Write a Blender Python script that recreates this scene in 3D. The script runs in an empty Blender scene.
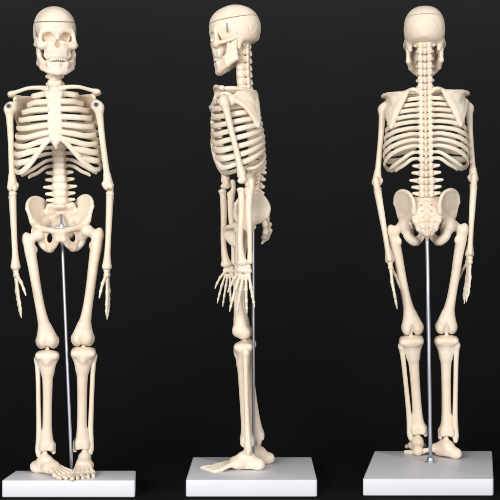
import bpy, math, random
import numpy as np
from mathutils import Matrix, Vector

random.seed(4)
SC = bpy.context.scene
COL = SC.collection
MM = 0.001
rad = math.radians

# ------------------------------------------------------------------ field modelling
class Field:
    """signed distance grid; shapes are blended in, then meshed as one closed surface (millimetres)"""
    def __init__(self, lo, hi, h):
        self.lo = np.array(lo, float); self.h = h
        self.n = [int(math.ceil((hi[i]-lo[i])/h))+1 for i in range(3)]
        self.ax = [(lo[i]+h*np.arange(self.n[i])).astype(np.float32) for i in range(3)]
        self.F = np.full(self.n, 9.0, np.float32)
    def sub(self, lo, hi, pad):
        s = []
        for i in range(3):
            a = max(0, int((lo[i]-pad-self.lo[i])/self.h)); b = min(self.n[i], int((hi[i]+pad-self.lo[i])/self.h)+2)
            s.append(slice(a, max(a, b)))
        X = self.ax[0][s[0]][:, None, None]; Y = self.ax[1][s[1]][None, :, None]; Z = self.ax[2][s[2]][None, None, :]
        return tuple(s), X, Y, Z
    def join(self, s, d, k):
        A = self.F[s]
        if k > 0:
            hh = np.maximum(k-np.abs(A-d), 0)/k
            self.F[s] = np.minimum(A, d)-hh*hh*k*0.25
        else: self.F[s] = np.minimum(A, d)
    def carve(self, s, d, k):
        A = self.F[s]; d = -d
        if k > 0:
            hh = np.maximum(k-np.abs(A-d), 0)/k
            self.F[s] = np.maximum(A, d)+hh*hh*k*0.25
        else: self.F[s] = np.maximum(A, d)
    def cap(self, a, b, ra, rb=None, k=1.5, cut=False):
        rb = ra if rb is None else rb
        a = np.array(a, float); b = np.array(b, float); R = max(ra, rb)
        s, X, Y, Z = self.sub(np.minimum(a, b)-R, np.maximum(a, b)+R, k+1.5)
        if self.F[s].size == 0: return self
        d = b-a; L = max(float(d@d), 1e-6)
        t = np.clip(((X-a[0])*d[0]+(Y-a[1])*d[1]+(Z-a[2])*d[2])/L, 0, 1)
        D = np.sqrt((X-a[0]-t*d[0])**2+(Y-a[1]-t*d[1])**2+(Z-a[2]-t*d[2])**2)-(ra+(rb-ra)*t)
        (self.carve if cut else self.join)(s, D, k); return self
    def tube(self, pts, k=1.5, n=6):
        q = spline([p for p in pts], n)
        A = np.array([p[:3] for p in q]); R = max(p[3] for p in q)
        s, X, Y, Z = self.sub(A.min(0)-R, A.max(0)+R, k+1.5)
        if self.F[s].size == 0: return self
        D = None
        for i in range(len(q)-1):
            a, d = A[i], A[i+1]-A[i]; L = max(float(d@d), 1e-6)
            t = np.clip(((X-a[0])*d[0]+(Y-a[1])*d[1]+(Z-a[2])*d[2])/L, 0, 1)
            e = np.sqrt((X-a[0]-t*d[0])**2+(Y-a[1]-t*d[1])**2+(Z-a[2]-t*d[2])**2)-(q[i][3]+(q[i+1][3]-q[i][3])*t)
            D = e if D is None else np.minimum(D, e)
        self.join(s, D, k); return self
    def ell(self, c, r, k=2.0, cut=False, rot=None):
        m = max(r); c = np.array(c, float)
        s, X, Y, Z = self.sub(c-m, c+m, k+1.5)
        if self.F[s].size == 0: return self
        x, y, z = X-c[0], Y-c[1], Z-c[2]
        if rot is not None:
            M = np.array(rot.transposed())
            x, y, z = (M[i][0]*x+M[i][1]*y+M[i][2]*z for i in range(3))
        k0 = np.sqrt((x/r[0])**2+(y/r[1])**2+(z/r[2])**2)
        k1 = np.sqrt((x/r[0]**2)**2+(y/r[1]**2)**2+(z/r[2]**2)**2)+1e-6
        (self.carve if cut else self.join)(s, k0*(k0-1)/k1, k); return self
    def box(self, c, hf, rr, k=1.0, cut=False):
        c = np.array(c, float); hf = np.array(hf, float)
        s, X, Y, Z = self.sub(c-hf, c+hf, k+1.5)
        if self.F[s].size == 0: return self
        q = [np.abs(v-c[i])-hf[i]+rr for i, v in enumerate((X, Y, Z))]
        o = np.sqrt(np.maximum(q[0], 0)**2+np.maximum(q[1], 0)**2+np.maximum(q[2], 0)**2)
        D = o+np.minimum(np.maximum(np.maximum(q[0], q[1]), q[2]), 0)-rr
        (self.carve if cut else self.join)(s, D, k); return self
    def tri(self, a, b, c, t, k=1.5):
        a, b, c = (np.array(v, float) for v in (a, b, c))
        s, X, Y, Z = self.sub(np.minimum(np.minimum(a, b), c)-t, np.maximum(np.maximum(a, b), c)+t, k+1.5)
        if self.F[s].size == 0: return self
        P = np.stack(np.broadcast_arrays(X, Y, Z), -1).astype(np.float32)
        nrm = np.cross(b-a, c-a)
        def seg(p, q):
            d = q-p; w = P-p
            tt = np.clip((w@d)/(d@d), 0, 1)[..., None]
            e = w-tt*d
            return (e*e).sum(-1)
        ins = np.ones(P.shape[:-1], bool)
        for p, q in ((a, b), (b, c), (c, a)): ins &= ((P-p)@np.cross(nrm, q-p)) >= 0
        pl = ((P-a)@nrm)**2/(nrm@nrm)
        D = np.sqrt(np.where(ins, pl, np.minimum(np.minimum(seg(a, b), seg(b, c)), seg(c, a))))-t
        self.join(s, D, k); return self
    def plane(self, n, p, k=0.0):
        """keeps the side the normal n points to"""
        n = np.array(n, float); n /= np.linalg.norm(n)
        s, X, Y, Z = self.sub(self.lo, self.lo+self.h*np.array(self.n), 0)
        D = (X-p[0])*n[0]+(Y-p[1])*n[1]+(Z-p[2])*n[2]
        self.carve(s, D, k); return self
    def mesh(self, sm=3):
        F = self.F.copy()
        for i in range(3):                       # close at the grid border
            sl = [slice(None)]*3
            for e in (0, -1): sl[i] = e; F[tuple(sl)] = np.maximum(F[tuple(sl)], 0.3)
        S = F < 0
        nx, ny, nz = F.shape
        cs = (nx-1, ny-1, nz-1)
        acc = np.zeros(cs+(3,), np.float32); cnt = np.zeros(cs, np.float32)
        corner = lambda A, o: A[o[0]:o[0]+cs[0], o[1]:o[1]+cs[1], o[2]:o[2]+cs[2]]
        for axis in range(3):
            o1, o2 = [i for i in range(3) if i != axis]
            for u in (0, 1):
                for v in (0, 1):
                    a = [0, 0, 0]; a[o1] = u; a[o2] = v; b = list(a); b[axis] = 1
                    fa, fb = corner(F, a), corner(F, b)
                    m = (fa < 0) != (fb < 0)
                    t = np.where(m, fa/np.where(m, fa-fb, 1), 0)
                    cnt += m
                    acc[..., axis] += t*m; acc[..., o1] += u*m; acc[..., o2] += v*m
        act = cnt > 0
        idx = np.full(cs, -1, np.int64); N = int(act.sum()); idx[act] = np.arange(N)
        ijk = np.argwhere(act)
        V = (ijk+acc[act]/cnt[act][:, None])*self.h+self.lo
        Q = []
        for axis in range(3):
            o1, o2 = (axis+1) % 3, (axis+2) % 3
            sa = [slice(1, -1)]*3; sa[axis] = slice(0, -1); sb = list(sa); sb[axis] = slice(1, None)
            A, B = S[tuple(sa)], S[tuple(sb)]
            e = np.argwhere(A != B)
            base = e.copy(); base[:, o1] += 1; base[:, o2] += 1
            flip = A[A != B]
            def cell(d1, d2):
                c = base.copy(); c[:, o1] -= d1; c[:, o2] -= d2
                return idx[c[:, 0], c[:, 1], c[:, 2]]
            q = np.stack([cell(1, 1), cell(0, 1), cell(0, 0), cell(1, 0)], 1)
            q[~flip] = q[~flip][:, ::-1]
            Q.append(q)
        Q = np.concatenate(Q)
        E = np.concatenate([Q[:, [i, (i+1) % 4]] for i in range(4)])
        deg = np.bincount(E.ravel(), minlength=len(V))[:, None]
        for it in range(sm):                     # relax the surface; the second half-step keeps its volume
            for lam in (0.6, -0.5):
                Z_ = np.stack([np.bincount(E[:, 0], V[E[:, 1], c], len(V))+np.bincount(E[:, 1], V[E[:, 0], c], len(V)) for c in range(3)], 1)/deg
                V = V+lam*(Z_-V)
        return V, Q

def spline(P, n=8):
    P = [np.array(p, float) for p in P]
    if len(P) == 2: return [P[0]+(P[1]-P[0])*t for t in np.linspace(0, 1, 2)]
    E = [2*P[0]-P[1]]+P+[2*P[-1]-P[-2]]
    out = []
    for i in range(1, len(E)-2):
        for t in np.arange(n)/n:
            a, b, c, d = E[i-1:i+3]
            out.append(0.5*(2*b+(c-a)*t+(2*a-5*b+4*c-d)*t*t+(3*b-a-3*c+d)*t**3))
    return out+[P[-1]]

def to_mesh(name, VQ, mirror=False):
    V, Q = VQ
    V = np.array(V, float)*MM
    Q = np.array(Q)
    if mirror: V = V*np.array([-1, 1, 1]); Q = Q[:, ::-1]
    me = bpy.data.meshes.new(name)
    me.vertices.add(len(V)); me.vertices.foreach_set('co', V.astype(np.float32).ravel())
    me.loops.add(Q.size); me.loops.foreach_set('vertex_index', Q.astype(np.int32).ravel())
    me.polygons.add(len(Q))
    me.polygons.foreach_set('loop_start', (np.arange(len(Q))*Q.shape[1]).astype(np.int32))
    me.polygons.foreach_set('loop_total', np.full(len(Q), Q.shape[1], np.int32))
    me.update(); me.validate()
    me.polygons.foreach_set('use_smooth', [True]*len(Q))
    return me

def sweep(pts, seg=14, n=9):
    """flattened rod along a spline; pts = (x,y,z,height radius,thickness radius); flat side faces away from the spine axis"""
    q = spline(pts, n); V = []; F = []
    q = [np.array(p) for p in q]
    P = np.array([p[:3] for p in q])
    T = np.gradient(P, axis=0); T /= np.linalg.norm(T, axis=1)[:, None]
    m = len(q)
    for i in range(m):
        t = T[i]; up = np.array([0, 0, 1.0]); up -= t*(up@t); up /= np.linalg.norm(up)
        out = np.cross(t, up)
        e = 1.0
        if i == 0 or i == m-1: e = 0.45
        for s in range(seg):
            a = 2*math.pi*s/seg
            V.append(P[i]+up*q[i][3]*e*math.cos(a)+out*q[i][4]*e*math.sin(a))
    for i in range(m-1):
        for s in range(seg):
            s2 = (s+1) % seg
            F.append([i*seg+s, i*seg+s2, (i+1)*seg+s2, (i+1)*seg+s])
    for i, fl in ((0, 1), (m-1, 0)):
        c = len(V); V.append(P[i]+T[i]*(0.5 if not fl else -0.5))
        for s in range(0, seg, 2):
            f = [c, i*seg+s, i*seg+(s+1) % seg, i*seg+(s+2) % seg]
            F.append(f[::-1] if fl else f)
    return np.array(V), np.array(F)[:, ::-1]

def lathe(prof, seg=32):
    V = []; F = []
    for r, z in prof:
        for s in range(seg):
            a = 2*math.pi*s/seg; V.append((r*math.cos(a), r*math.sin(a), z))
    for i in range(len(prof)-1):
        for s in range(seg):
            s2 = (s+1) % seg
            F.append([i*seg+s, i*seg+s2, (i+1)*seg+s2, (i+1)*seg+s])
    return np.array(V), np.array(F)

# ------------------------------------------------------------------ materials
def mat(name):
    m = bpy.data.materials.new(name); m.use_nodes = True
    nt = m.node_tree; b = nt.nodes['Principled BSDF']
    return m, nt, b
def noise(nt, scale, detail=4, rough=0.55):
    tc = nt.nodes.new('ShaderNodeTexCoord'); n = nt.nodes.new('ShaderNodeTexNoise')
    n.inputs['Scale'].default_value = scale; n.inputs['Detail'].default_value = detail; n.inputs['Roughness'].default_value = rough
    nt.links.new(tc.outputs['Object'], n.inputs['Vector']); return n
def ramp(nt, src, cols):
    r = nt.nodes.new('ShaderNodeValToRGB'); nt.links.new(src, r.inputs[0])
    e = r.color_ramp.elements
    e[0].position, e[0].color = cols[0][0], (*cols[0][1], 1); e[1].position, e[1].color = cols[1][0], (*cols[1][1], 1)
    return r
def bump(nt, b, src, strength, dist):
    bp = nt.nodes.new('ShaderNodeBump'); bp.inputs['Strength'].default_value = strength; bp.inputs['Distance'].default_value = dist
    nt.links.new(src, bp.inputs['Height']); nt.links.new(bp.outputs[0], b.inputs['Normal'])

def bone_material(name, c1, c2):
    m, nt, b = mat(name)
    n1 = noise(nt, 55, 5); r = ramp(nt, n1.outputs[0], [(0.35, c1), (0.68, c2)])
    nt.links.new(r.outputs[0], b.inputs['Base Color'])
    n2 = noise(nt, 420, 6, 0.6); bump(nt, b, n2.outputs[0], 0.5, 0.0008)
    rr = nt.nodes.new('ShaderNodeMapRange'); rr.inputs['To Min'].default_value = 0.36; rr.inputs['To Max'].default_value = 0.56
    nt.links.new(n1.outputs[0], rr.inputs['Value']); nt.links.new(rr.outputs[0], b.inputs['Roughness'])
    b.inputs['Subsurface Weight'].default_value = 0.45
    b.inputs['Subsurface Radius'].default_value = (1.0, 0.52, 0.25)
    b.inputs['Subsurface Scale'].default_value = 0.0045
    b.inputs['Specular IOR Level'].default_value = 0.4
    return m
BONE = bone_material('cream_bone_plastic', (0.85, 0.71, 0.56), (0.89, 0.785, 0.66))
TOOTH = bone_material('tooth_plastic', (0.85, 0.74, 0.60), (0.88, 0.79, 0.67))
STEEL, nt, b = mat('brushed_steel'); b.inputs['Base Color'].default_value = (0.50, 0.525, 0.60, 1)
b.inputs['Metallic'].default_value = 0.8; b.inputs['Roughness'].default_value = 0.42
n = noise(nt, 900, 3); bump(nt, b, n.outputs[0], 0.12, 0.0003)
SCREW, nt, b = mat('zinc_screw'); b.inputs['Base Color'].default_value = (0.72, 0.76, 0.84, 1); b.inputs['Metallic'].default_value = 0.7; b.inputs['Roughness'].default_value = 0.3
n = noise(nt, 1200, 2); bump(nt, b, n.outputs[0], 0.1, 0.0002)
DARK, nt, b = mat('dark_screw_slot'); b.inputs['Base Color'].default_value = (0.03, 0.035, 0.06, 1); b.inputs['Roughness'].default_value = 0.6
HOOKM, nt, b = mat('dull_wire'); b.inputs['Base Color'].default_value = (0.30, 0.29, 0.27, 1); b.inputs['Metallic'].default_value = 0.5; b.inputs['Roughness'].default_value = 0.55
WHITE, nt, b = mat('white_board'); b.inputs['Roughness'].default_value = 0.42
n = noise(nt, 30, 6); r = ramp(nt, n.outputs[0], [(0.3, (0.765, 0.765, 0.82)), (0.7, (0.795, 0.795, 0.845))]); nt.links.new(r.outputs[0], b.inputs['Base Color'])
n2 = noise(nt, 500, 4); bump(nt, b, n2.outputs[0], 0.15, 0.0004)
BLACK, nt, b = mat('black_backdrop_cloth'); b.inputs['Roughness'].default_value = 0.95; b.inputs['Specular IOR Level'].default_value = 0.05
n = noise(nt, 9, 6); r = ramp(nt, n.outputs[0], [(0.3, (0.0084, 0.0084, 0.0085)), (0.7, (0.0094, 0.0094, 0.0095))]); nt.links.new(r.outputs[0], b.inputs['Base Color'])

# ------------------------------------------------------------------ bones (mm, +x skeleton's left, -y front, +z up)
def mir(f):                                        # run a shape call for both sides
    for sx in (-1, 1): f(sx)
SPZ = [421, 415, 407.5, 400, 393, 385.5, 378.5]+[371.5-6.09*i for i in range(12)]+[298, 291, 283.5, 276.5, 269.5]
def spine_y(z):
    zs = [224, 250, 262, 275, 290, 305, 330, 345, 360, 375, 397, 418, 430]; ys = [21, 17, 10.5, 9, 10.5, 12.5, 11.6, 8.8, 4.6, 1.6, 0.2, 0, 0]
    return float(np.interp(z, zs, ys))

CUTP, CUTN = (0, -30, 442.6), (0, -0.165, 1)
def cranium(h):
    f = Field((-25, -36, 398), (25, 23, 466), h)
    f.ell((0, -5.5, 440), (20.3, 24.6, 22.4), k=0); f.ell((0, 5.4, 438), (18.8, 13.6, 18), k=6)
    f.ell((0, -18, 441.5), (16.5, 12.4, 14), k=5)
    mir(lambda s: f.ell((s*12.8, -2, 432), (6.4, 10, 10.5), k=5)); mir(lambda s: f.ell((s*6.5, -2, 445), (10.8, 17, 13.2), k=6))
    f.plane((0, -0.2, 1), (0, 0, 421.5), k=4)
    C = np.array((0, -5, 438.0)); rng = random.Random(3)
    def surf(th, ph):                           # point of the vault in a direction from its middle
        d = np.array((math.cos(ph)*math.sin(th), -math.cos(ph)*math.cos(th), math.sin(ph)))
        for t in np.arange(12, 30, 0.25):
            i = tuple(int(round(v)) for v in (C+d*t-f.lo)/f.h)
            if f.F[i] >= 0: return C+d*t
        return C+d*26
    def seam(pts, r):
        q = spline([(a, b) for a, b in pts], 9); P = []
        for n_, (a, b) in enumerate(q): P.append(tuple(surf(a+rng.uniform(-.035, .035), b+rng.uniform(-.035, .035)))+(r,))
        for a, b in zip(P, P[1:]): f.cap(a[:3], b[:3], a[3], b[3], k=0.5, cut=True)
    G = f.F.copy()
    for s in (-1, 1):
        seam([(s*1.15, -0.35), (s*1.25, 0.05), (s*1.5, 0.28), (s*1.85, 0.22), (s*2.15, -0.05), (s*2.3, -0.3)], 0.42)
        seam([(s*0.95, -0.1), (s*1.05, 0.3), (s*1.15, 0.7), (s*1.3, 1.1), (s*1.6, 1.45)], 0.4)
        seam([(s*2.35, -0.25), (s*2.6, 0.1), (s*2.9, 0.38), (s*3.14, 0.5)], 0.42)
    return f
def build_skull():
    f = cranium(0.5)
    def side(s):
        f.cap((s*3, -27.6, 434.0), (s*14, -24.6, 434.2), 2.7, 2.3, k=4)          # brow
        f.cap((s*15.6, -24.5, 432), (s*16.6, -22.8, 423), 1.9, 2.6, k=2)          # outer orbit rim
        f.ell((s*14.2, -23.8, 420.3), (5.2, 4.2, 3.8), k=3)                       # cheek
        f.cap((s*6, -27, 423), (s*12, -26, 422), 2.0, 2.2, k=2)                   # lower orbit rim
        f.cap((s*4, -26.5, 422), (s*9.5, -22, 412), 3.2, 4.2, k=3)
    mir(side)
    f.ell((0, -20, 415.6), (11.5, 7.9, 7.8), k=3)                                   # upper jaw
    f.ell((0, -20.3, 410.6), (10.4, 7.0, 3.7), k=2)
    f.cap((0, -20, 418), (0, -14, 424), 8, 9, k=3)
    f.cap((0, -27.0, 433.5), (0, -28.4, 426.2), 2.9, 1.9, k=2)                    # nasal bones
    def side2(s):
        f.ell((s*9.0, -31, 428.6), (4.6, 14, 4.1), k=1.8, cut=True, rot=Matrix.Rotation(rad(s*6), 3, 'Y'))
        f.ell((s*20.2, -15.5, 427), (4.0, 6.5, 7.5), k=3.5, cut=True)               # temporal hollow
        f.ell((s*15.5, -13, 419), (4.2, 8, 6), k=2.5, cut=True)
        f.ell((s*12.5, -27, 411.5), (3.2, 4, 5), k=3, cut=True)                   # hollow under the cheek
        f.cap((s*21.5, -3.2, 429.5), (s*16, -3.2, 429), 1.3, 1.0, k=1, cut=True)  # ear hole
        f.tube([(s*16.6, -22.5, 421.5, 2.0), (s*19.3, -16, 422.3, 1.8), (s*20.0, -9, 424.4, 1.7), (s*18.6, -3.5, 427, 2.0)], k=2)
        f.cap((s*15.6, -0.5, 425), (s*14.6, -1.5, 417.8), 3.6, 2.3, k=2.5)        # mastoid
        f.ell((s*6.5, 2.5, 422.2), (3, 4, 2.6), k=2)
    mir(side2)
    f.ell((0, -30.5, 420.6), (2.7, 8, 3.1), k=0.8, cut=True); f.ell((0, -31, 423), (1.7, 7.5, 3.0), k=0.8, cut=True)
    f.cap((0, -27.6, 418), (0, -26.6, 424), 0.45, 0.4, k=0.4)
    f.ell((0, 16.2, 429.5), (2.5, 2, 2), k=3)
    f.plane((0, 0.165, -1), (0, -30, 442.6-0.28))
    return f.mesh()
def build_cap():
    f = cranium(0.5)
    f.plane(CUTN, (0, -30, 442.6+0.28))
    return f.mesh()
def build_jaw():
    f = Field((-22, -30, 388), (22, 2, 434), 0.5)
    def side(s):
        A, A2, B = (s*17.4, -3.8, 428.5), (s*16.8, -5, 418), (s*16.6, -3.8, 406.5)
        C, C2, D, E = (s*16.8, -12.5, 427), (s*16.4, -11.5, 414), (s*14.0, -12.5, 401), (s*14.2, -14.5, 407.3)
        F_, G = (s*6.5, -20.2, 395.6), (s*8.5, -22.0, 403.2)
        H, I = (0, -21.6, 395.4), (0, -24.4, 403.1)
        for t in ((A, A2, C2), (A2, B, C2), (B, D, C2), (C2, D, E), (D, F_, E), (E, F_, G), (F_, H, G), (G, H, I)): f.tri(*t, 1.9, k=2.0)
        f.cap(C, C2, 1.1, 2.0); f.cap(A, (s*17.2, -4.2, 424), 2.4, 1.9); f.cap((s*16.4, -4.4, 407), (s*13.6, -12.6, 401.6), 2.3, 2.4, k=2)
        f.tube([(s*13.6, -12.6, 401.4, 2.4), (s*10.5, -17.5, 397.8, 2.5), (s*5, -20.6, 396, 2.6), (0, -21.4, 395.6, 2.7)], k=2)
    mir(side)
    f.ell((0, -21.6, 396), (6, 3.0, 3.0), k=3)
    return f.mesh(8)
def build_teeth(up):
    f = Field((-14, -30, 398), (14, -8, 414), 0.3)
    for i in range(14):
        t = (i-6.5)/6.5; a = t*1.25
        x = 10.4*math.sin(a); y = -12.9-13.2*math.cos(a)**0.85+0.2
        if not up: x *= 0.97; y += 0.5
        w = 0.95 if abs(i-6.5) < 3 else 1.08
        if up: f.cap((x, y, 409.4), (x*0.99, y-0.15, 406.5), w, w*0.85, k=0.25)
        else: f.cap((x, y+0.2, 402.0), (x, y+0.2, 404.4), w*0.95, w*0.8, k=0.25)
    return f.mesh(1)
def build_vertebra(kind):
    rx, ry, hz, L, drop, T, ty, tz, sp = {
        'neck': (7.0, 4.4, 3.2, 10.2, 2.2, 7.8, 2.5, -0.4, 1.7), 'atlas': (6.6, 4.2, 2.8, 8.0, 1.0, 9.4, 2.5, 0, 1.7),
        'chest': (5.8, 4.7, 2.9, 12.4, 4.4, 8.4, 7.0, 0.9, 1.5), 'waist': (6.6, 5.4, 3.5, 13.4, 1.8, 13.6, 5.2, 0.7, 2.0)}[kind]
    f = Field((-T-3, -ry-2, -drop-6), (T+3, L+3, 6.5), 0.45)
    f.box((0, 0, 0), (rx, ry, hz), min(rx, ry, hz)-0.2, k=0)
    f.ell((0, 0, 0), (rx, ry, hz*1.5), k=1.5)
    for z in (-hz+0.6, hz-0.6): f.ell((0, 0.3, z), (rx*1.02, ry*1.02, 1.2), k=1)
    f.box((0, ry+0.8, 0), ({'chest': 7.0, 'waist': 7.2, 'neck': 7.4, 'atlas': 7.0}[kind], 3.0, hz-0.3), 1.4, k=1.5); f.box((0, ry+3.2, -0.6), (1.6, 3.2, hz-0.4), 1.2, k=1.5)
    def side(s):
        f.cap((s*3.4, ry-1, 0.5), (s*3.6, ry+2.6, 0.6), 1.5, 1.5, k=1.5)
        f.cap((s*3.6, ry+2.4, 0.3), (0, ry+4.2, -0.6), 1.9, 1.9, k=1.5)
        f.ell((s*4.9, ry+2.6, 2.2), (1.8, 1.6, 2.0), k=1.5); f.ell((s*4.1, ry+3.0, -2.2), (1.7, 1.5, 1.9), k=1.5)
        if kind == 'waist': f.tri((s*4, 3.8, 2.0), (s*4, 3.8, -2.2), (s*(T-1), ty+0.6, tz), 1.15, k=1.5); f.cap((s*4, 4, 0), (s*T, ty+0.8, tz), 1.9, 1.35, k=1.5)
        else: f.cap((s*4, ty if kind == 'chest' else ry, 0.2), (s*T, ty+0.8, tz), 2.0, 1.6, k=1.5)
    mir(side)
    f.cap((0, ry+3.5, -0.4), (0, L, -drop), sp, sp*0.85, k=1.5); f.cap((0, ry+3.5, -2), (0, L-0.6, -drop-1.1), 1.2, 1.0, k=1)
    return f.mesh()
def build_column():
    V = []; F = []; zs = np.arange(263, 423, 0.8); seg = 28
    for z in zs:
        r = np.interp(z, [262, 290, 330, 372, 422], [5.9, 5.6, 4.9, 5.6, 5.6])
        for s in range(seg):
            a = 2*math.pi*s/seg; V.append((r*math.cos(a), spine_y(z)+r*0.84*math.sin(a), z))
    for i in range(len(zs)-1):
        for s in range(seg):
            s2 = (s+1) % seg; F.append([i*seg+s, i*seg+s2, (i+1)*seg+s2, (i+1)*seg+s])
    return np.array(V), np.array(F)
def build_sacrum():
    f = Field((-19, 4, 219), (19, 36, 270), 0.5)
    rows = [(265, 11.5, 13), (259, 14.5, 18), (251, 14.2, 23.5), (243, 11.8, 26.5), (235, 8.2, 27), (230, 3.8, 25.5)]
    for (z0, w0, y0), (z1, w1, y1) in zip(rows, rows[1:]):
        a, b, c, d = (-w0, y0-2, z0), (w0, y0-2, z0), (-w1, y1-2, z1), (w1, y1-2, z1); m0, m1 = (0, y0+0.5, z0), (0, y1+0.5, z1)
        for t in ((a, m0, c), (m0, m1, c), (m0, b, m1), (b, d, m1)): f.tri(*t, 2.3, k=2)
    f.ell((0, 11.5, 264), (7, 6, 3.5), k=3)
    f.tube([(0, 26, 231, 2.2), (0, 24, 227.5, 1.9), (0, 21.3, 224, 1.2)], k=2)
    for i, z in enumerate((261, 255, 249, 243, 237)):
        y = np.interp(z, [235, 243, 251, 259, 265], [27, 26.5, 23.5, 18, 13])
        f.ell((0, y+3.4, z), (1.4, 1.8, 2.0), k=1.2)
        mir(lambda s: f.ell((s*(9.0-i*1.0), y+1.8, z-0.5), (1.4, 1.4, 1.7), k=1.4))
        mir(lambda s: f.ell((s*(5.2-i*0.55), y+3.2, z-2.6), (1.2, 2.2, 1.2), k=1, cut=True))
        mir(lambda s: f.ell((s*(5.4-i*0.55), y-5.5, z-2.6), (1.2, 2.6, 1.2), k=1, cut=True))
    return f.mesh()
def build_pelvis():
    f = Field((-40, -21, 213), (40, 34, 281), 0.6)
    def side(s):
        P = lambda *v: (s*v[0],)+tuple(v[1:])
        W = P(20.5, 11, 255)
        ring = [P(34, -4, 262.5), P(33.6, 0, 268.5), P(31, 6, 273.2), P(26, 13.5, 275), P(19.5, 20.5, 272.5), P(15.5, 25.4, 266.5), P(13.4, 28, 259), P(13.2, 26.2, 251), P(15, 19, 246.5), P(21, 7, 242), P(27.5, -3.5, 248), P(31, -4.5, 256)]
        rr = [p for p in spline(ring+[ring[0]], 3)][:-1]; Wv = np.array(W)
        mean = sum(rr)/len(rr); off = Wv-mean
        lay = [[mean+(p-mean)*q+off*(1-q*q) for p in rr] for q in (1.0, 0.72, 0.4)]
        m = len(rr)
        for i in range(m):
            j = (i+1) % m
            for u in (0, 1):
                f.tri(lay[u][i], lay[u][j], lay[u+1][i], 1.45, k=0.5); f.tri(lay[u][j], lay[u+1][j], lay[u+1][i], 1.45, k=0.5)
            f.tri(lay[2][i], lay[2][j], Wv, 1.45, k=0.5)
        f.tube([tuple(p)+(2.0,) for p in ring[:8]], k=1.5)
        f.tube([ring[9]+(2.2,), ring[10]+(2.2,), ring[11]+(1.9,), ring[0]+(2.0,)], k=1.5)
        f.cap(ring[7], ring[8], 2.2, 2.8, k=1.5)
        f.cap(P(21, 7, 243), P(26, -2, 249), 4.5, 3, k=3); f.cap(P(13, 24, 254), P(20, 9, 244), 3.0, 4.2, k=3)
        f.ell(P(22, 3, 238.5), (7.6, 8.6, 8.6), k=3)
        f.tube([P(19, -3, 242, 3.6), P(11.5, -11, 240.2, 2.7), P(3, -15, 238, 3.0)], k=2.5)
        f.cap(P(2.2, -15, 238), P(2.4, -13.5, 230.5), 2.9, 2.7, k=1.5)
        f.tube([P(3, -13.2, 230, 2.6), P(6.5, -8.5, 224.2, 2.5), P(11, -2, 221.6, 3.6)], k=2)
        f.tube([P(20.5, 4, 233, 4.6), P(18.5, 7, 227, 4.5), P(13.5, 4.5, 222.5, 4.5), P(10.5, -1, 221.8, 3.6)], k=2)
        f.cap(P(16, 14, 240), P(15, 11, 236), 1.8, 1.0, k=2)
        f.tri(P(3, -13.5, 237), P(19, 2, 237), P(12, 0, 223), 2.2, k=2); f.tri(P(3, -13.5, 231), P(3, -13.5, 237), P(12, -1, 223), 2.2, k=2)
        f.ell(P(27.5, -5.2, 237), (7.0, 7.0, 7.0), k=1, cut=True)
        f.ell(P(10.9, -5, 232.2), (2.9, 14, 4.7), k=1.2, cut=True, rot=Matrix.Rotation(rad(-12*s), 3, 'Y'))
    mir(side)
    V, Q = f.mesh(10)
    V[:, 0] *= np.where(V[:, 2] > 246, 1-0.07*np.clip((V[:, 2]-246)/15, 0, 1), 1); V[:, 2] -= np.clip((V[:, 2]-255)/20, 0, 1)*1.6
    return V, Q
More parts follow.
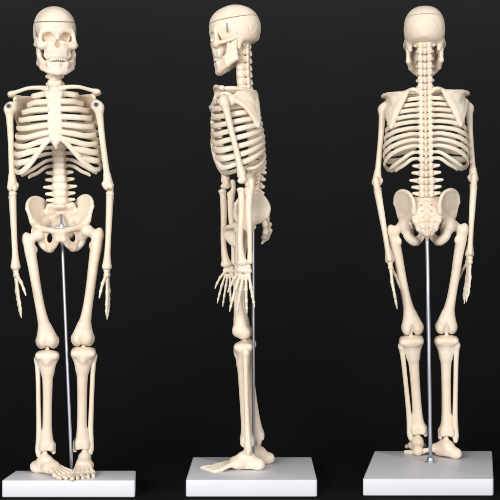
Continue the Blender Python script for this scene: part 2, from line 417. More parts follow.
# --- rib cage
LATZ = {1: 369, 2: 363, 3: 356.5, 4: 349.5, 5: 342, 6: 334.3, 7: 326, 8: 317.5, 9: 309, 10: 300.6, 11: 295.5, 12: 293.5}
HALF = {1: 19, 2: 26.5, 3: 32, 4: 35.5, 5: 38, 6: 39.8, 7: 41, 8: 41.8, 9: 42.3, 10: 41.6, 11: 37, 12: 30.5}
STZ = {1: 371.5, 2: 363.5, 3: 356, 4: 348.5, 5: 341, 6: 334, 7: 327.5}
MIDZ = {1: 371, 2: 363.6, 3: 356, 4: 347.6, 5: 338.8, 6: 330, 7: 321.5}
def build_rib(i, s):
    zb = SPZ[6+i]+0.8; a = HALF[i]; zl = LATZ[i]; yb = spine_y(zb)+6.0; back = yb+{1: 1, 2: 3, 3: 4.5}.get(i, 5.5)
    h, t = (2.05, 1.35) if i < 11 else (1.9, 1.3)
    R = lambda x, y, z, hh=h, tt=t: (s*x, y, z, hh, tt)
    if i >= 11:
        return sweep([R(5.5, yb, zb, 1.5, 1.3), R(14, back+0.5, zb-1.0), R(a*0.72, back-2.5, zb-(zb-zl)*0.55), R(a*0.93, back-9, zl+2), R(a, back-(19 if i == 11 else 13), zl, 1.5, 1.1)])
    d = zb-zl
    P = [R(5.5, yb, zb, 1.5, 1.3), R(a*0.33, back, zb), R(a*0.66, back-1.5, zb-0.22*d, h+0.15), R(a*0.9, back-8, zb-0.55*d, h+0.35), R(a, back-18.5, zb-0.88*d, h+0.55)]
    if i == 1:
        P = [R(5.5, yb, zb+2, 1.8, 1.3), R(12, back, zb+3.6, 2.2, 1.5), R(18.5, back-6, zb+2.4, 2.2, 1.6), R(22, back-14, zb+0.4, 2.3, 1.6), R(20, back-24, zb-1.2, 2.8, 1.6), R(12, back-29, zb-0.6, 3.0, 1.6), R(5, -25.5, STZ[1]+0.5, 3.0, 1.6)]
    elif i <= 7:
        zs = STZ[i]; mz = MIDZ[i]; yf = -27.5 if i > 2 else -26.5
        P += [R(a*0.93, -14.5, (mz+zl)/2-0.8, h+0.6), R(a*0.70, yf+4.2, mz, h+0.75, 1.5), R(a*0.42, yf+0.6, mz*0.5+zs*0.5, h+0.8, 1.5), R(4.6, yf-0.9, zs, h+0.7, 1.6)]
    elif i == 8: P += [R(a*0.94, -13, zl-2.8, 2.9), R(34, -20.2, zl-3.4, 3.2, 1.5), R(25, -24.8, zl-1.6, 3.2, 1.5), R(15, -27, 317.5, 2.7, 1.4)]
    elif i == 9: P += [R(a*0.96, -10, zl-2.4, 2.9), R(37, -17, zl-3.0, 3.1, 1.5), R(30.5, -21, zl-2.2, 3.0, 1.5), R(24.5, -24, 308, 2.4, 1.4)]
    else: P += [R(a*0.985, -6.5, zl-1.4, 2.4), R(38.5, -13, zl-3.4, 2.4, 1.6), R(34, -18, zl-3.2, 2.2, 1.6)]
    return sweep(P)
def build_cartilage(s):
    P = [(4.5, -28.2, 328, 2.4, 1.6), (9.5, -28.2, 323.5, 2.4, 1.6), (16.5, -27, 315.5, 2.7, 1.6), (23.5, -24.5, 307, 3.0, 1.6), (29.5, -21.2, 300.8, 3.0, 1.6), (35, -17.4, 297.2, 2.9, 1.6), (39.5, -11.5, 297.6, 2.3, 1.5)]
    return sweep([(s*p[0],)+p[1:] for p in P])
def build_sternum():
    f = Field((-13, -34, 312), (13, -17, 383), 0.5)
    f.tri((-8.5, -22.5, 377), (8.5, -22.5, 377), (0, -28, 362), 2.0, k=2); f.tri((-7.5, -24.5, 371), (7.5, -24.5, 371), (0, -28, 362), 2.1, k=2)
    for (z0, w0, y0), (z1, w1, y1) in zip([(371, 6, -25), (360, 4.6, -27.7), (345, 4.9, -28.8), (333, 5.2, -28.6), (327, 4.0, -28.2)], [(360, 4.6, -27.7), (345, 4.9, -28.8), (333, 5.2, -28.6), (327, 4.0, -28.2), (323, 1.2, -27.4)]):
        a, b, c, d = (-w0, y0, z0), (w0, y0, z0), (-w1, y1, z1), (w1, y1, z1)
        f.tri(a, b, c, 1.7, k=1.5); f.tri(b, d, c, 1.7, k=1.5)
    f.cap((0, -27.8, 325), (0, -26.8, 318.8), 2.2, 1.3, k=2)
    mir(lambda s: f.ell((s*6.5, -23.5, 376), (3, 2.6, 3), k=2))
    for z in (363.5, 356, 348.5, 341, 334): mir(lambda s: f.ell((s*5.6, -28, z), (1.8, 1.8, 2.4), k=1.5))
    V, Q = f.mesh(12); V[:, 1] += 1.0
    return V, Q
def build_clavicle():
    f = Field((1, -32, 366), (53, -8, 386), 0.5)
    f.tube([(6.5, -23.5, 376.3, 3.0), (13, -25, 377.4, 2.2), (24, -24, 377.4, 1.9), (33, -20.5, 375.4, 1.9), (39.5, -18, 373.8, 2.2)], k=1)
    f.ell((41.5, -17.5, 373.3), (3.4, 3.4, 2.7), k=2)
    return f.mesh()
def build_scapula():
    f = Field((10, -28, 334), (54, 24, 384), 0.55)
    A, B, C = (17.5, 14.5, 373), (40.5, -7, 364), (34.3, 17.2, 337.8); M = (32.5, 12.5, 360); A2 = (21.5, 16.6, 364)
    T2 = (34, 4, 372.5)
    Lb = (39.6, 6.5, 353.5)
    ring = [A, A2, (28, 17.8, 351), C, Lb, B, T2]; rr = [p for p in spline(ring+[ring[0]], 4)][:-1]
    mean = sum(rr)/len(rr); off = np.array((0.5, 3.2, 0.5)); m = len(rr)
    lay = [[mean+(p-mean)*q+off*(1-q**4) for p in rr] for q in (1.0, 0.85, 0.6, 0.3)]
    for i in range(m):
        j = (i+1) % m
        for u in (0, 1, 2):
            f.tri(lay[u][i], lay[u][j], lay[u+1][i], 1.3, k=0.4); f.tri(lay[u][j], lay[u+1][j], lay[u+1][i], 1.3, k=0.4)
        f.tri(lay[3][i], lay[3][j], mean+off, 1.3, k=0.4)
    f.tube([A+(1.4,), A2+(1.5,), (28, 17.8, 351, 1.6), C+(1.9,)], k=1.5); f.tube([C+(1.9,), Lb+(1.7,), B+(2.5,)]); f.cap(A, T2, 1.5, 1.2)
    f.ell((40.5, -9, 361.5), (3.6, 4.5, 5.5), k=2.5)
    f.tube([(19, 16.2, 370.5, 1.3), (28, 12.5, 372.2, 1.7), (36, 4, 373.0, 1.9), (41.5, -6, 373.0, 2.3), (43.0, -13, 372.8, 2.3)], k=1.5)
    f.tri((20, 15.5, 369), (38, 2, 373), (33, 8, 368), 1.2, k=2)
    f.tube([(38, -8, 366, 2.3), (37, -15, 369.5, 2.0), (38.5, -18.5, 367.5, 1.6)], k=1.5)
    return f.mesh(14)
# --- limbs; every limb bone starts at its upper joint; left side (+x lateral)
def build_humerus():
    f = Field((-9, -9, -90), (11, 9, 8), 0.5)
    f.ell((-0.5, 0, -1), (5.4, 5.2, 5.6), k=0); f.ell((2.0, -1, -3), (4.4, 4.2, 5.2), k=2)
    f.tube([(1.2, 0, -4, 4.4), (1.0, 0, -14, 3.5), (0.5, 0, -30, 3.0), (0.2, 0.3, -50, 2.9), (0, 0, -66, 3.1), (0, 0, -74, 3.5)], k=3)
    f.cap((-0.2, 0, -70), (2.4, 0, -80), 2.6, 2.8, k=2.5); f.cap((0.2, 0, -70), (-2.8, 0, -80), 2.6, 3.0, k=2.5)
    f.ell((-4.8, 0, -78), (1.8, 2, 2.4), k=1.5); f.ell((-2.4, -0.4, -81.2), (2.7, 4.8, 3.4), k=1.2); f.ell((2.2, -1.2, -81.4), (2.5, 4.6, 3.1), k=1.2); f.ell((0, 0, -76), (3.4, 4.6, 4.4), k=2)
    f.ell((0, 3.6, -77.5), (2.2, 1.8, 2.6), k=1, cut=True)
    return f.mesh()
def build_radius():
    f = Field((-8, -14, -86), (8, 6, 3), 0.5)
    f.ell((0, -4.4, -3.2), (4.0, 4.2, 2.4), k=0)
    f.tube([(0, -4.4, -5, 3.2), (0, -3.9, -11, 3.3), (0.2, -3.8, -24, 3.3), (0.2, -4.4, -38, 3.1), (0.2, -5.2, -52, 2.9), (0, -4.8, -66, 3.3), (0, -3.4, -76, 4.5)], k=2)
    f.ell((0, -2.6, -78.5), (4.3, 6.4, 3.2), k=3)
    return f.mesh()
def build_ulna():
    f = Field((-7, -3, -84), (7, 14, 12), 0.5)
    f.tube([(0, 6.4, 5.5, 3.2), (0, 6.2, -2, 3.4), (0, 4.6, -8, 3.8), (0, 3.8, -20, 3.5), (0, 4.0, -34, 3.2), (0, 4.7, -50, 2.6), (0, 4.8, -66, 2.5), (0, 4.8, -77, 3.0)], k=2)
    f.ell((0, 3.2, -6.5), (3.4, 3.2, 2.4), k=2); f.ell((0, 0.6, 0.6), (5, 4.2, 4.2), k=1.2, cut=True)
    return f.mesh()
FING = [  # direction of each digit in the y-z plane from the wrist: metacarpal base, knuckle, joint, joint, tip
    [(-1.0, -5.2, -8), (-3.8, -9.8, -15), (-5.6, -12.8, -22.5), (-7.0, -14.6, -29)],
    [(0, -4.2, -11), (0.2, -7.6, -25), (-0.6, -9.4, -36), (-1.0, -10.4, -42.5), (-1.2, -11.0, -47.5)],
    [(0, -1.2, -11.5), (0.2, -2.4, -26), (-0.8, -3.2, -38), (-1.2, -3.6, -45.5), (-1.5, -3.8, -51)],
    [(0, 1.8, -11), (0.2, 3.0, -25), (-0.8, 4.4, -36), (-1.2, 5.4, -43), (-1.5, 6.2, -48)],
    [(0, 4.6, -10), (0.2, 7.8, -22.5), (-0.6, 10.2, -31), (-0.9, 11.8, -36.5), (-1.2, 13.0, -41)]]
def build_palm():
    f = Field((-6, -15, -30), (6, 13, 4), 0.4)
    for y, z in ((-4.5, -2), (-0.5, -1.4), (3.6, -2), (-5.6, -6), (-2.2, -6.2), (1.2, -6.4), (4.8, -6)): f.ell((0, y, z), (2.9, 2.5, 2.7), k=1.0)
    f.cap((0, -3, -4), (0, 4, -4), 1.9, k=1.2)
    f.cap((0, 0, 3.5), (0, 0, -3), 1.8, k=1)
    for g in FING[1:]:
        a, b = g[0], g[1]; m = tuple((a[i]+b[i])/2 for i in range(3))
        f.cap(a, m, 1.9, 1.25, k=1); f.cap(m, b, 1.25, 1.95, k=1)
    f.cap((0, -5, -6), FING[0][0], 2.0, 2.0, k=1.2)
    return f.mesh()
def build_finger(i):
    g = FING[i] if i == 0 else FING[i][1:]
    f = Field(tuple(min(p[j] for p in g)-4 for j in range(3)), tuple(max(p[j] for p in g)+4 for j in range(3)), 0.35)
    for q in range(len(g)-1):
        a, b = g[q], g[q+1]; m = tuple((a[j]*0.5+b[j]*0.5) for j in range(3)); r = 1.75-0.22*q
        if i == 0: r += 0.2
        f.cap(a, m, r, r-0.5, k=0.7); f.cap(m, b, r-0.5, r-0.12 if q < len(g)-2 else r-0.7, k=0.7)
    return f.mesh()
def build_femur():
    f = Field((-23, -14, -122), (18, 14, 9), 0.55)
    f.ell((0, 0, 0), (6.1, 6.1, 6.1), k=0)
    f.cap((2, 0, -1), (8.5, 1, -4.5), 4.2, 4.6, k=2); f.ell((11.8, 2, -3.5), (4.2, 5.2, 6.2), k=3)
    f.ell((4.2, 4, -15), (3.0, 2.6, 4), k=3.5)
    f.tube([(9.5, 1, -7, 5.4), (8.2, 0.5, -16, 5.6), (5.4, -1, -32, 5.0), (2.0, -2.2, -55, 4.6), (-1.6, -2.0, -76, 4.8), (-4.4, -1, -90, 6.0), (-6.2, 0, -100, 7.4)], k=3)
    for s in (-1, 1):
        f.cap((-5.5+s*1.5, -0.5, -93), (-7+s*5.0, 1, -105), 5.0, 6.3, k=3)
        f.ell((-7+s*5.6, 3, -107.0), (5.6, 7.4, 6.8), k=2); f.ell((-7+s*4, -4.2, -105), (5.0, 4.6, 6.0), k=3)
    f.ell((-7, 9.5, -109.5), (2.3, 6, 7.5), k=1.5, cut=True)
    f.ell((-7, -9.4, -107), (2.2, 2.2, 8), k=2, cut=True)
    return f.mesh()
def build_tibia():
    f = Field((-15, -13, -108), (14, 13, 10), 0.55)
    f.box((0, 0.5, -4), (11.2, 8.6, 3.0), 2.8, k=0)
    mir(lambda s: f.ell((s*5.4, 0.5, -5), (5.6, 8.2, 5.2), k=3))
    f.cap((0, 0, -7), (-0.5, -0.5, -20), 7.6, 5.6, k=4); f.ell((0, -6.0, -10), (3, 2.6, 4), k=3)
    mir(lambda s: f.cap((s*6.5, 0, -7), (s*2-0.5, -0.5, -21), 4.2, 3.2, k=3))
    f.cap((7.0, 1.2, -6), (5.6, 0.8, -14), 3.6, 2.6, k=2); f.cap((2.5, 0.5, -82), (4.6, 0.8, -95), 3.4, 4.2, k=2)
    f.tube([(-0.5, -0.5, -18, 5.9), (-0.6, -0.8, -34, 4.9), (-0.5, -0.6, -56, 4.5), (-0.4, 0, -78, 4.8), (-0.4, 0.3, -90, 6.0)], k=3)
    f.box((-0.6, 0.5, -95), (7.0, 6.4, 4.6), 3.4, k=4)
    f.cap((-6, 0.5, -94), (-6.6, 0.5, -101), 2.8, 2.1, k=2)
    f.ell((0.2, 0.5, -101.5), (4.6, 12, 3.6), k=1, cut=True)
    f.cap((0, 2, 0), (0, 2, 7), 2.0, 1.8, k=1.2)
    return f.mesh()
def build_fibula():
    f = Field((4, -6, -110), (16, 10, -2), 0.5)
    f.ell((10.0, 2.6, -8.5), (2.9, 3.6, 4.4), k=0)
    f.tube([(9.8, 2.4, -9, 2.9), (9.1, 1.9, -24, 2.4), (8.5, 1.4, -50, 2.3), (7.9, 1.2, -78, 2.6), (7.9, 1.2, -92, 3.2), (8.2, 1.2, -99, 3.3), (8.2, 1.2, -104, 2.2)], k=2)
    return f.mesh()
def build_foot():
    f = Field((-15, -32, -20), (15, 22, 9), 0.5)
    f.cap((0, 0, 6.5), (0, 0, -2), 2.1, 2.6, k=0)
    f.ell((0, -0.5, -4.8), (6.2, 8.4, 6.0), k=2); f.tube([(0, 4, -8, 5.4), (0.4, 9, -9.8, 4.7), (0.6, 12.0, -10.8, 4.5)], k=3); f.ell((0.6, 11.2, -12.6), (4.7, 5.4, 4.5), k=2.5); f.cap((0.4, 8, -12.6), (0, -8, -12.4), 3.6, 3.8, k=3)
    f.ell((-1.2, -8.5, -8.6), (6.6, 8.0, 5.0), k=3.5); f.ell((3.8, -9, -10.4), (5.2, 7.4, 4.4), k=3.5)
    for s in (-1, 1): f.tri((s*3, -10, -8), (s*7, -23, -14.4), (0, -23, -13.6), 1.5, k=1.5)
    f.tri((-3, -10, -7.4), (3, -10, -7.6), (0, -23, -13.4), 1.5, k=1.5)
    for i in range(5):
        t = i-2
        f.tube([(t*2.6-0.2, -11, -8.8-0.35*abs(t), 2.8), (t*3.4, -19, -11.4-0.25*i, 2.1), (t*4.3, -28.5+1.3*i, -14.2, 2.8 if i == 0 else 2.3)], k=0.5)
    return f.mesh(1)
def build_toe(i):
    t = i-2; y0 = -28.5+1.3*i
    L = (13.5, 12.5, 11, 9.5, 8)[i]; r = 2.6 if i == 0 else 2.0
    f = Field((t*4.2-6, y0-L-4, -19.5), (t*4.2+6, y0+4, -9), 0.4)
    x = t*4.2
    f.cap((x, y0-1.5, -14.6), (x+t*0.3, y0-L*0.5, -15.3), r*0.9, r*0.8, k=0.6)
    f.cap((x+t*0.3, y0-L*0.5-0.8, -15.3), (x+t*0.4, y0-L, -15.9), r*0.95, r*0.78, k=0.6)
    return f.mesh()
def build_screw():
    return lathe([(0.01, 0), (2.3, 0), (2.6, 0.5), (2.4, 1.3), (1.6, 1.9), (1.0, 2.02), (0.01, 2.1)], 20)

M = {}
def reg(key, vq, both=False):
    if both: M[key, 1] = to_mesh(key, vq); M[key, -1] = to_mesh(key, vq, True)
    else: M[key, 0] = to_mesh(key, vq)
reg('skull', build_skull()); reg('skull_cap', build_cap()); reg('lower_jaw', build_jaw())
reg('upper_teeth', build_teeth(True)); reg('lower_teeth', build_teeth(False))
for k in ('atlas', 'neck', 'chest', 'waist'): reg('vertebra_'+k, build_vertebra(k))
reg('spine', build_column()); reg('sacrum', build_sacrum()); reg('pelvis', build_pelvis()); reg('sternum', build_sternum())
for i in range(1, 13):
    for s in (-1, 1):
        v, q = build_rib(i, s); M['rib%d' % i, s] = to_mesh('rib', (v, q if s > 0 else q[:, ::-1]))
for s in (-1, 1):
    v, q = build_cartilage(s); M['cartilage', s] = to_mesh('costal_cartilage', (v, q if s > 0 else q[:, ::-1]))
for k, fn in (('collarbone', build_clavicle), ('shoulder_blade', build_scapula), ('humerus', build_humerus), ('radius', build_radius), ('ulna', build_ulna), ('hand', build_palm),
              ('femur', build_femur), ('tibia', build_tibia), ('fibula', build_fibula), ('foot', build_foot)): reg(k, fn(), True)
for i in range(5): reg('finger%d' % i, build_finger(i), True); reg('toe%d' % i, build_toe(i), True)
reg('screw', build_screw())
for k in list(M):
    me = M[k]; me.materials.append(TOOTH if 'teeth' in k[0] else SCREW if k[0] == 'screw' else BONE)

me = M['screw', 0]; me.materials.append(DARK)
for p in me.polygons:
    if p.center.z > 1.9*MM and abs(p.center.x) < 1.3*MM and abs(p.center.y) < 1.3*MM: p.material_index = 1
# ------------------------------------------------------------------ placing
CAM_D = 1100.0; CZ = 233.5                       # camera distance and height (mm)
def world(px, py, depth):                        # a point at a given distance behind the middle plane
    s = CAM_D/(CAM_D+depth)
    return Vector(((px-250)/s, depth, CZ+(250-py)/s))
def Tm(v): return Matrix.Translation(Vector(v)*MM)
def put(name, me, parent, mw, label=None):
    o = bpy.data.objects.new(name, me); COL.objects.link(o); o.parent = parent
    pw = Matrix.Identity(4); chain = []
    p = parent
    while p is not None: chain.append(p); p = p.parent
    for p in reversed(chain): pw = pw @ p.matrix_basis
    o.matrix_basis = pw.inverted() @ mw
    if label: o['label'] = label
    return o
def basis(a, b, back):
    z = (Vector(a)-Vector(b)).normalized(); y = Vector(back); y = (y-z*y.dot(z)).normalized(); x = y.cross(z)
    return Matrix((x, y, z)).transposed()
def align(a0, b0, A, B, back, back0=(0, 1, 0), sc=None):
    """canonical joints a0,b0 -> world joints A,B (mm)"""
    s = sc or (Vector(A)-Vector(B)).length/(Vector(a0)-Vector(b0)).length
    R = basis(A, B, back) @ basis(a0, b0, back0).transposed()
    return Matrix.Translation(Vector(A)*MM) @ R.to_4x4() @ Matrix.Scale(s, 4) @ Matrix.Translation(-Vector(a0)*MM)

def board(name, quad, z0, z1, parent, mw):
    """rounded slab on a four-cornered plan"""
    import bmesh
    bm = bmesh.new()
    lo = [bm.verts.new((x*MM, y*MM, z0*MM)) for x, y in quad]; hi = [bm.verts.new((x*MM, y*MM, z1*MM)) for x, y in quad]
    bm.faces.new(lo[::-1]); bm.faces.new(hi)
    for i in range(4): bm.faces.new((lo[i], lo[(i+1) % 4], hi[(i+1) % 4], hi[i]))
    vert = [e for e in bm.edges if abs(e.verts[0].co.z-e.verts[1].co.z) > 1e-5]
    bmesh.ops.bevel(bm, geom=vert, offset=2.2*MM, segments=4, affect='EDGES', profile=0.5)
    hz = [e for e in bm.edges if abs(e.verts[0].co.z-e.verts[1].co.z) < 1e-6 and len(e.link_faces) == 2 and any(abs(f.normal.z) > 0.9 for f in e.link_faces)]
    bm.normal_update(); hz = [e for e in bm.edges if any(abs(f.normal.z) > 0.9 for f in e.link_faces) and any(abs(f.normal.z) < 0.1 for f in e.link_faces)]
    bmesh.ops.bevel(bm, geom=hz, offset=1.1*MM, segments=3, affect='EDGES', profile=0.5)
    me = bpy.data.meshes.new(name); bm.to_mesh(me); bm.free()
    me.polygons.foreach_set('use_smooth', [True]*len(me.polygons)); me.materials.append(WHITE)
    try: me.set_sharp_from_angle(angle=rad(35))
    except Exception: pass
    return put(name, me, parent, mw)

def skeleton(cfg):
    D = cfg['depth']; base = world(cfg['foot'][0], 250, D); base.z = 16.0     # top of the board
    root = bpy.data.objects.new('skeleton_model', None); COL.objects.link(root)
    root.empty_display_size = 0.05
    root.location = (base.x*MM, base.y*MM, 0)
    root['label'] = cfg['label']; root['category'] = 'skeleton'; root['group'] = 'skeleton models on white boards'
    k = cfg['k']
    yaw = Matrix.Rotation(cfg['yaw'], 4, 'Z'); lean = Matrix.Rotation(cfg['lean'], 4, 'Y')
    TR = Matrix.Translation(base*MM) @ lean @ yaw @ Matrix.Scale(k, 4)         # trunk frame
    TR0 = TR.copy(); TR = TR @ Matrix.Translation(Vector((0, 0, cfg.get('lift', 0)))*MM)
    R3 = (lean @ yaw).to_3x3()
    back = R3 @ Vector((0, 1, 0)); lat = R3 @ Vector((1, 0, 0))
    # head
    hc = Vector((0, -2, 421))*MM
    HD = TR0 @ Tm((cfg.get('hx', 0), 0, 0)) @ Matrix.Translation(hc) @ Matrix.Rotation(cfg.get('head', 0), 4, 'Z') @ Matrix.Rotation(cfg.get('nod', 0), 4, 'X') @ Matrix.Translation(-hc)
    sk = put('skull', M['skull', 0], root, HD)
    put('skull_cap', M['skull_cap', 0], sk, HD); put('lower_jaw', M['lower_jaw', 0], sk, HD)
    put('upper_teeth', M['upper_teeth', 0], sk, HD); put('lower_teeth', M['lower_teeth', 0], sk, HD)
    for s in (-1, 1): put('spring_hook', HOOK, sk, HD @ Matrix.Scale(-1, 4, (1, 0, 0)) if s < 0 else HD)
    # spine
    sp = put('spine', M['spine', 0], root, TR)
    for i, z in enumerate(SPZ):
        kind = 'atlas' if i == 0 else 'neck' if i < 7 else 'chest' if i < 19 else 'waist'
        dz = 3.0; slope = math.atan2(spine_y(z+dz)-spine_y(z-dz), 2*dz)
        sc = 1.0 if kind != 'chest' else 0.95+0.06*(i-7)/11
        wx = (0.94, 1.0, 1.15, 1.02, 0.98)[i-19] if kind == 'waist' else sc
        put('vertebra', M['vertebra_'+kind, 0], sp, TR @ Tm((0, spine_y(z), z)) @ Matrix.Rotation(-slope*0.7, 4, 'X') @ Matrix.Diagonal((wx, sc, 1.0 if kind != 'chest' else 0.98, 1)))
    pv = put('pelvis', M['pelvis', 0], root, TR); put('sacrum', M['sacrum', 0], pv, TR)
    st = put('sternum', M['sternum', 0], root, TR)
    for s in (-1, 1):
        put('costal_cartilage', M['cartilage', s], st, TR)
        for i in range(1, 13): put('rib', M['rib%d' % i, s], root, TR)
        put('collarbone', M['collarbone', s], root, TR); put('shoulder_blade', M['shoulder_blade', s], root, TR)
    # limbs: side +1 = the skeleton's left
    for s in (-1, 1):
        L = cfg['limb'][s]
        sh, el, wr, tip = (world(p[0], p[1], D+p[2]) for p in L['arm'])
        aback = (R3 @ Matrix.Rotation(L.get('twist', 0), 3, 'Z')) @ Vector((0, 1, 0))
        hm = align((0, 0, 0), (0, 0, -81.5), sh, el, aback)
        hu = put('humerus', M['humerus', s], root, hm)
        sd = L.get('screw', (0, -5.2, -2.5))
        sm = hm @ Tm((s*sd[0], sd[1], sd[2])) @ Matrix.Rotation(rad(90), 4, 'X')
        scw = put('screw', M['screw', 0], hu, sm)
        el2 = world(L['fore'][0], L['fore'][1], D+L['arm'][1][2]) if 'fore' in L else el
        fm = align((0, 0, 2), (0, 0, -80), el2, wr, aback)
        put('ulna', M['ulna', s], root, fm); put('radius', M['radius', s], root, fm)
        hback = (R3 @ Matrix.Rotation(L.get('handtwist', 0), 3, 'Z')) @ Vector((0, 1, 0))
        hd = align((0, 0, 0), (0, 0, -50), wr, tip, hback)
        ho = put('hand', M['hand', s], root, hd)
        for i in range(5): put('thumb' if i == 0 else 'finger', M['finger%d' % i, s], ho, hd)
        hip, kn, kt, an = (world(p[0], p[1], D+p[2]) for p in L['leg'])
        lback = (R3 @ Matrix.Rotation(L.get('legtwist', 0), 3, 'Z')) @ Vector((0, 1, 0))
        put('femur', M['femur', s], root, align((0, 0, 0), (s*-7, 0, -109), hip, kn, lback))
        tm = align((0, 0, 0), (0, 0, -98), kt, an, lback)
        put('tibia', M['tibia', s], root, tm); put('fibula', M['fibula', s], root, tm)
        fx, fdir, fpitch = L['foot'][0], L['foot'][1], L['foot'][2]
        top = an+Vector((fx, 0, 0)); fz = 16+18.4+L.get('lift', 0)
        fd = Matrix.Translation(Vector((top.x, top.y, fz))*MM) @ Matrix.Rotation(fdir, 4, 'Z') @ Matrix.Rotation(fpitch, 4, 'X') @ Matrix.Scale(1.06, 4)
        ft = put('foot', M['foot', s], root, fd)
        for i in range(5): put('toe', M['toe%d' % i, s], ft, fd)
    # stand
    rb = world(cfg['rod'][0][0], 250, D+cfg['rod'][0][1]); rb.z = 16
    rt = TR @ (Vector((0, 12.5, 256))*MM) / MM
    ln = (rt-rb).length
    r_ = cfg['rodr']
    me = to_mesh('support_rod', lathe([(0.01, 0)]+[(r_, t*ln/10) for t in range(11)]+[(0.01, ln)], 28)); me.materials.append(STEEL)
    rod = put('support_rod', me, root, Matrix.Translation(rb*MM) @ basis(rt, rb, (0, 1, 0)).to_4x4())
    me = to_mesh('collar_nut', lathe([(0.01, 0.05), (5.6, 0.05), (5.8, 0.5), (5.6, 1.1), (4.0, 1.5), (3.9, 1.6), (3.9, 4.4), (3.5, 5.0), (r_+0.1, 5.1)], 32)); me.materials.append(STEEL)
    put('collar_nut', me, rod, Matrix.Translation(rb*MM))
    f = Field((-15, 8, 238), (15, 20, 248), 0.4)
    f.tube([(-13, 15.5, 243.5, 1.2), (-6, 12.5, 242.6, 1.2), (0, 11.6, 242.4, 1.5), (6, 12.5, 242.6, 1.2), (13, 15.5, 243.5, 1.2)], k=0); f.cap((0, 12.4, 240), (0, 12.4, 245), 2.4, k=0.8)
    me = to_mesh('rod_bracket', f.mesh()); me.materials.append(STEEL); put('rod_bracket', me, rod, TR)
    q = []
    for px, py in cfg['board']:                                # plan corners from where the top edge is seen
        dep = 217.5*CAM_D/(py-250)-CAM_D
        q.append(((px-250)*(CAM_D+dep)/CAM_D-base.x, dep-base.y))
    board('display_board', q, 0, 16, root, Matrix.Translation(Vector((base.x, base.y, 0))*MM))
    return root

f = Field((16, -16, 429), (24, -10, 445), 0.3)
f.cap((19.3, -12.8, 433), (19.6, -13.2, 439.5), 0.7, 0.7, k=0); f.cap((19.3, -12.8, 433), (18.4, -13.2, 431.8), 0.55, k=0.4); f.cap((19.6, -13.2, 439.5), (18.6, -13.4, 440.8), 0.55, k=0.4)
HOOK = to_mesh('spring_hook', f.mesh()); HOOK.materials.append(HOOKM)

# limb joints: (photo column, photo row, distance behind the model's own middle plane)
skeleton(dict(label='cream skeleton model seen from the front, with face and both shoulder screws showing', depth=-36, foot=(71.2,), k=0.977, lift=2.7, hx=1.8,
    yaw=rad(6.5), lean=rad(-2.38), head=rad(9), rod=((71.8, 5),), rodr=1.55,
    board=[(1.5, 480.5), (135.2, 480.5), (135.8, 470.5), (15.8, 470.5)],
    limb={
     -1: dict(arm=[(10.5, 106, -14), (12.3, 188.5, -10), (15.5, 269, -12), (19.5, 317, -16)], twist=rad(8), handtwist=rad(10), screw=(2.0, -5.6, -0.5),
              leg=[(38.2, 234.8, -5), (47.3, 344.3, 0), (47.2, 351.3, 0), (46.8, 449.5, 3)], foot=(-2, rad(52), rad(0))),
      1: dict(fore=(110.2, 188.5), arm=[(97.0, 104.5, -14), (108.8, 187, -10), (106.8, 269, -12), (109, 318, -14)], twist=rad(0), handtwist=rad(-6), screw=(-1.0, -5.6, -0.5),
              leg=[(87.2, 230.5, -5), (82.8, 342, 3), (83.4, 348.3, 3), (82.0, 447.5, 18)], foot=(2.6, rad(6), rad(0)))}))

skeleton(dict(label='cream skeleton model seen from the side in left profile, hanging hands overlapping its thighs', depth=0, foot=(240.5,), k=1.0,
    yaw=rad(-90), lean=rad(0), rod=((253.8, 5),), rodr=1.5,
    board=[(185.7, 480), (317.3, 480), (311.5, 457), (193, 457)],
    limb={
     -1: dict(arm=[(216, 104, 43), (226.5, 186, 46), (229.5, 266, 46), (226, 306, 46)], twist=rad(10), handtwist=rad(-8), screw=(0, -5.8, -3),
              leg=[(241, 231, 24), (243, 334, 14), (246, 340.0, 14), (257.5, 439, 14)], foot=(0, rad(-75), rad(0))),
      1: dict(fore=(245, 184.5), arm=[(223.8, 99.5, -43), (243.2, 180.5, -46), (245.3, 264.5, -46), (240.5, 315, -46)], twist=rad(0), handtwist=rad(0), screw=(0, -5.8, -1),
              leg=[(240, 231, -24), (240.5, 334.5, -14), (242.6, 342.5, -14), (246.8, 445, -14)], foot=(-0.3, rad(-90), rad(1.5)))}))

skeleton(dict(label='cream skeleton model seen from behind, back of skull, spine and shoulder blades showing', depth=38, foot=(430,), k=1.018,
    yaw=rad(180-9), lean=rad(-0.75), rod=((430.6, -10),), rodr=1.9,
    board=[(362.7, 479), (493.5, 479), (492, 451), (374.5, 451)],
    limb={
      # seen from behind the skeleton's left is at the photo's left
      1: dict(arm=[(384.5, 106.5, 8), (376.5, 183.5, 4), (390.0, 262, 0), (395.5, 308, -4)], twist=rad(0), handtwist=rad(0),
              leg=[(402.5, 226.5, 0), (412.5, 329.8, 16), (411, 336.3, 16), (418.5, 432, 36)], foot=(-1, rad(176), rad(0))),
      -1: dict(arm=[(467.5, 105.5, 8), (473.8, 180, 4), (469.5, 256, 0), (466.5, 303, 4)], twist=rad(0), handtwist=rad(10),
              leg=[(453, 225.5, 0), (446.3, 329.3, 6), (446.5, 336.0, 6), (447, 434.5, 14)], foot=(-1, rad(226), rad(0)))}))

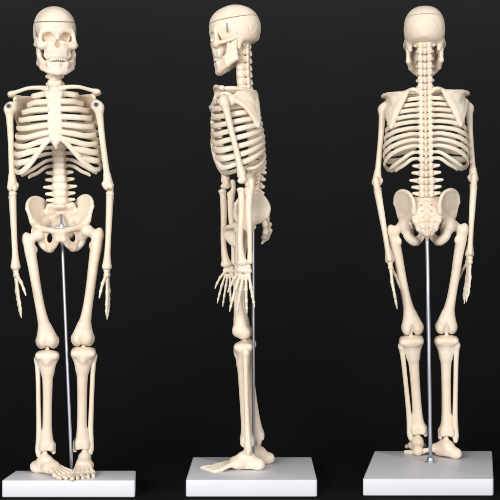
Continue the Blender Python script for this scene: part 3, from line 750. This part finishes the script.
# ------------------------------------------------------------------ backdrop: one dark sweep, floor curving up into the wall
V = []; F = []; xs = np.linspace(-1400, 1400, 15)
prof = [(-900, 0), (-300, 0), (100, 0), (150, 0)]+[(150+530*math.sin(a), 530-530*math.cos(a)) for a in np.linspace(0.08, math.pi/2, 22)]+[(680, 700), (680, 1500)]
for x in xs:
    for y, z in prof: V.append((x, y, z))
m_ = len(prof)
for i in range(len(xs)-1):
    for j in range(m_-1): F.append([i*m_+j, (i+1)*m_+j, (i+1)*m_+j+1, i*m_+j+1])
me = to_mesh('backdrop', (np.array(V), np.array(F))); me.materials.append(BLACK)
o = bpy.data.objects.new('backdrop', me); COL.objects.link(o); o['kind'] = 'structure'; o.location.z = -0.0005

# ------------------------------------------------------------------ studio lamps
def lamp(name, loc, target, size, power, col=(1, 1, 1)):
    l = bpy.data.lights.new(name, 'AREA'); l.shape = 'RECTANGLE'; l.size, l.size_y = size; l.energy = power; l.color = col
    o = bpy.data.objects.new(name, l); COL.objects.link(o); o.location = loc
    o.rotation_euler = (Vector(target)-Vector(loc)).to_track_quat('-Z', 'Y').to_euler(); return o
lamp('softbox_key', (-0.7, -1.5, 0.55), (0, 0, 0.24), (0.7, 0.7), 26, (1, 0.985, 0.965))
lamp('softbox_fill', (0.85, -1.5, 0.45), (0, 0, 0.22), (0.9, 1.1), 15.5, (1, 0.985, 0.98))
lamp('softbox_top', (0, -0.1, 1.35), (0, 0.02, 0.2), (1.0, 0.4), 2.3, (1, 0.98, 0.95))
lamp('backdrop_lamp', (0, 0.36, 0.98), (0, 1.0, 0.98), (1.6, 0.25), 13.0)
w = bpy.data.worlds.new('World'); SC.world = w; w.use_nodes = True
w.node_tree.nodes['Background'].inputs[0].default_value = (0.5, 0.52, 0.56, 1); w.node_tree.nodes['Background'].inputs[1].default_value = 0.08

cam = bpy.data.cameras.new('camera'); co = bpy.data.objects.new('camera', cam); COL.objects.link(co)
co.location = (0, -CAM_D*MM, CZ*MM); co.rotation_euler = (rad(90), 0, 0)
cam.sensor_width = 36; cam.lens = 36*CAM_D/500; cam.clip_start = 0.01; cam.clip_end = 20
SC.camera = co
SC.view_settings.view_transform = 'Standard'; SC.view_settings.look = 'None'; SC.view_settings.exposure = 0; SC.view_settings.gamma = 1
SC.render.engine = 'CYCLES'
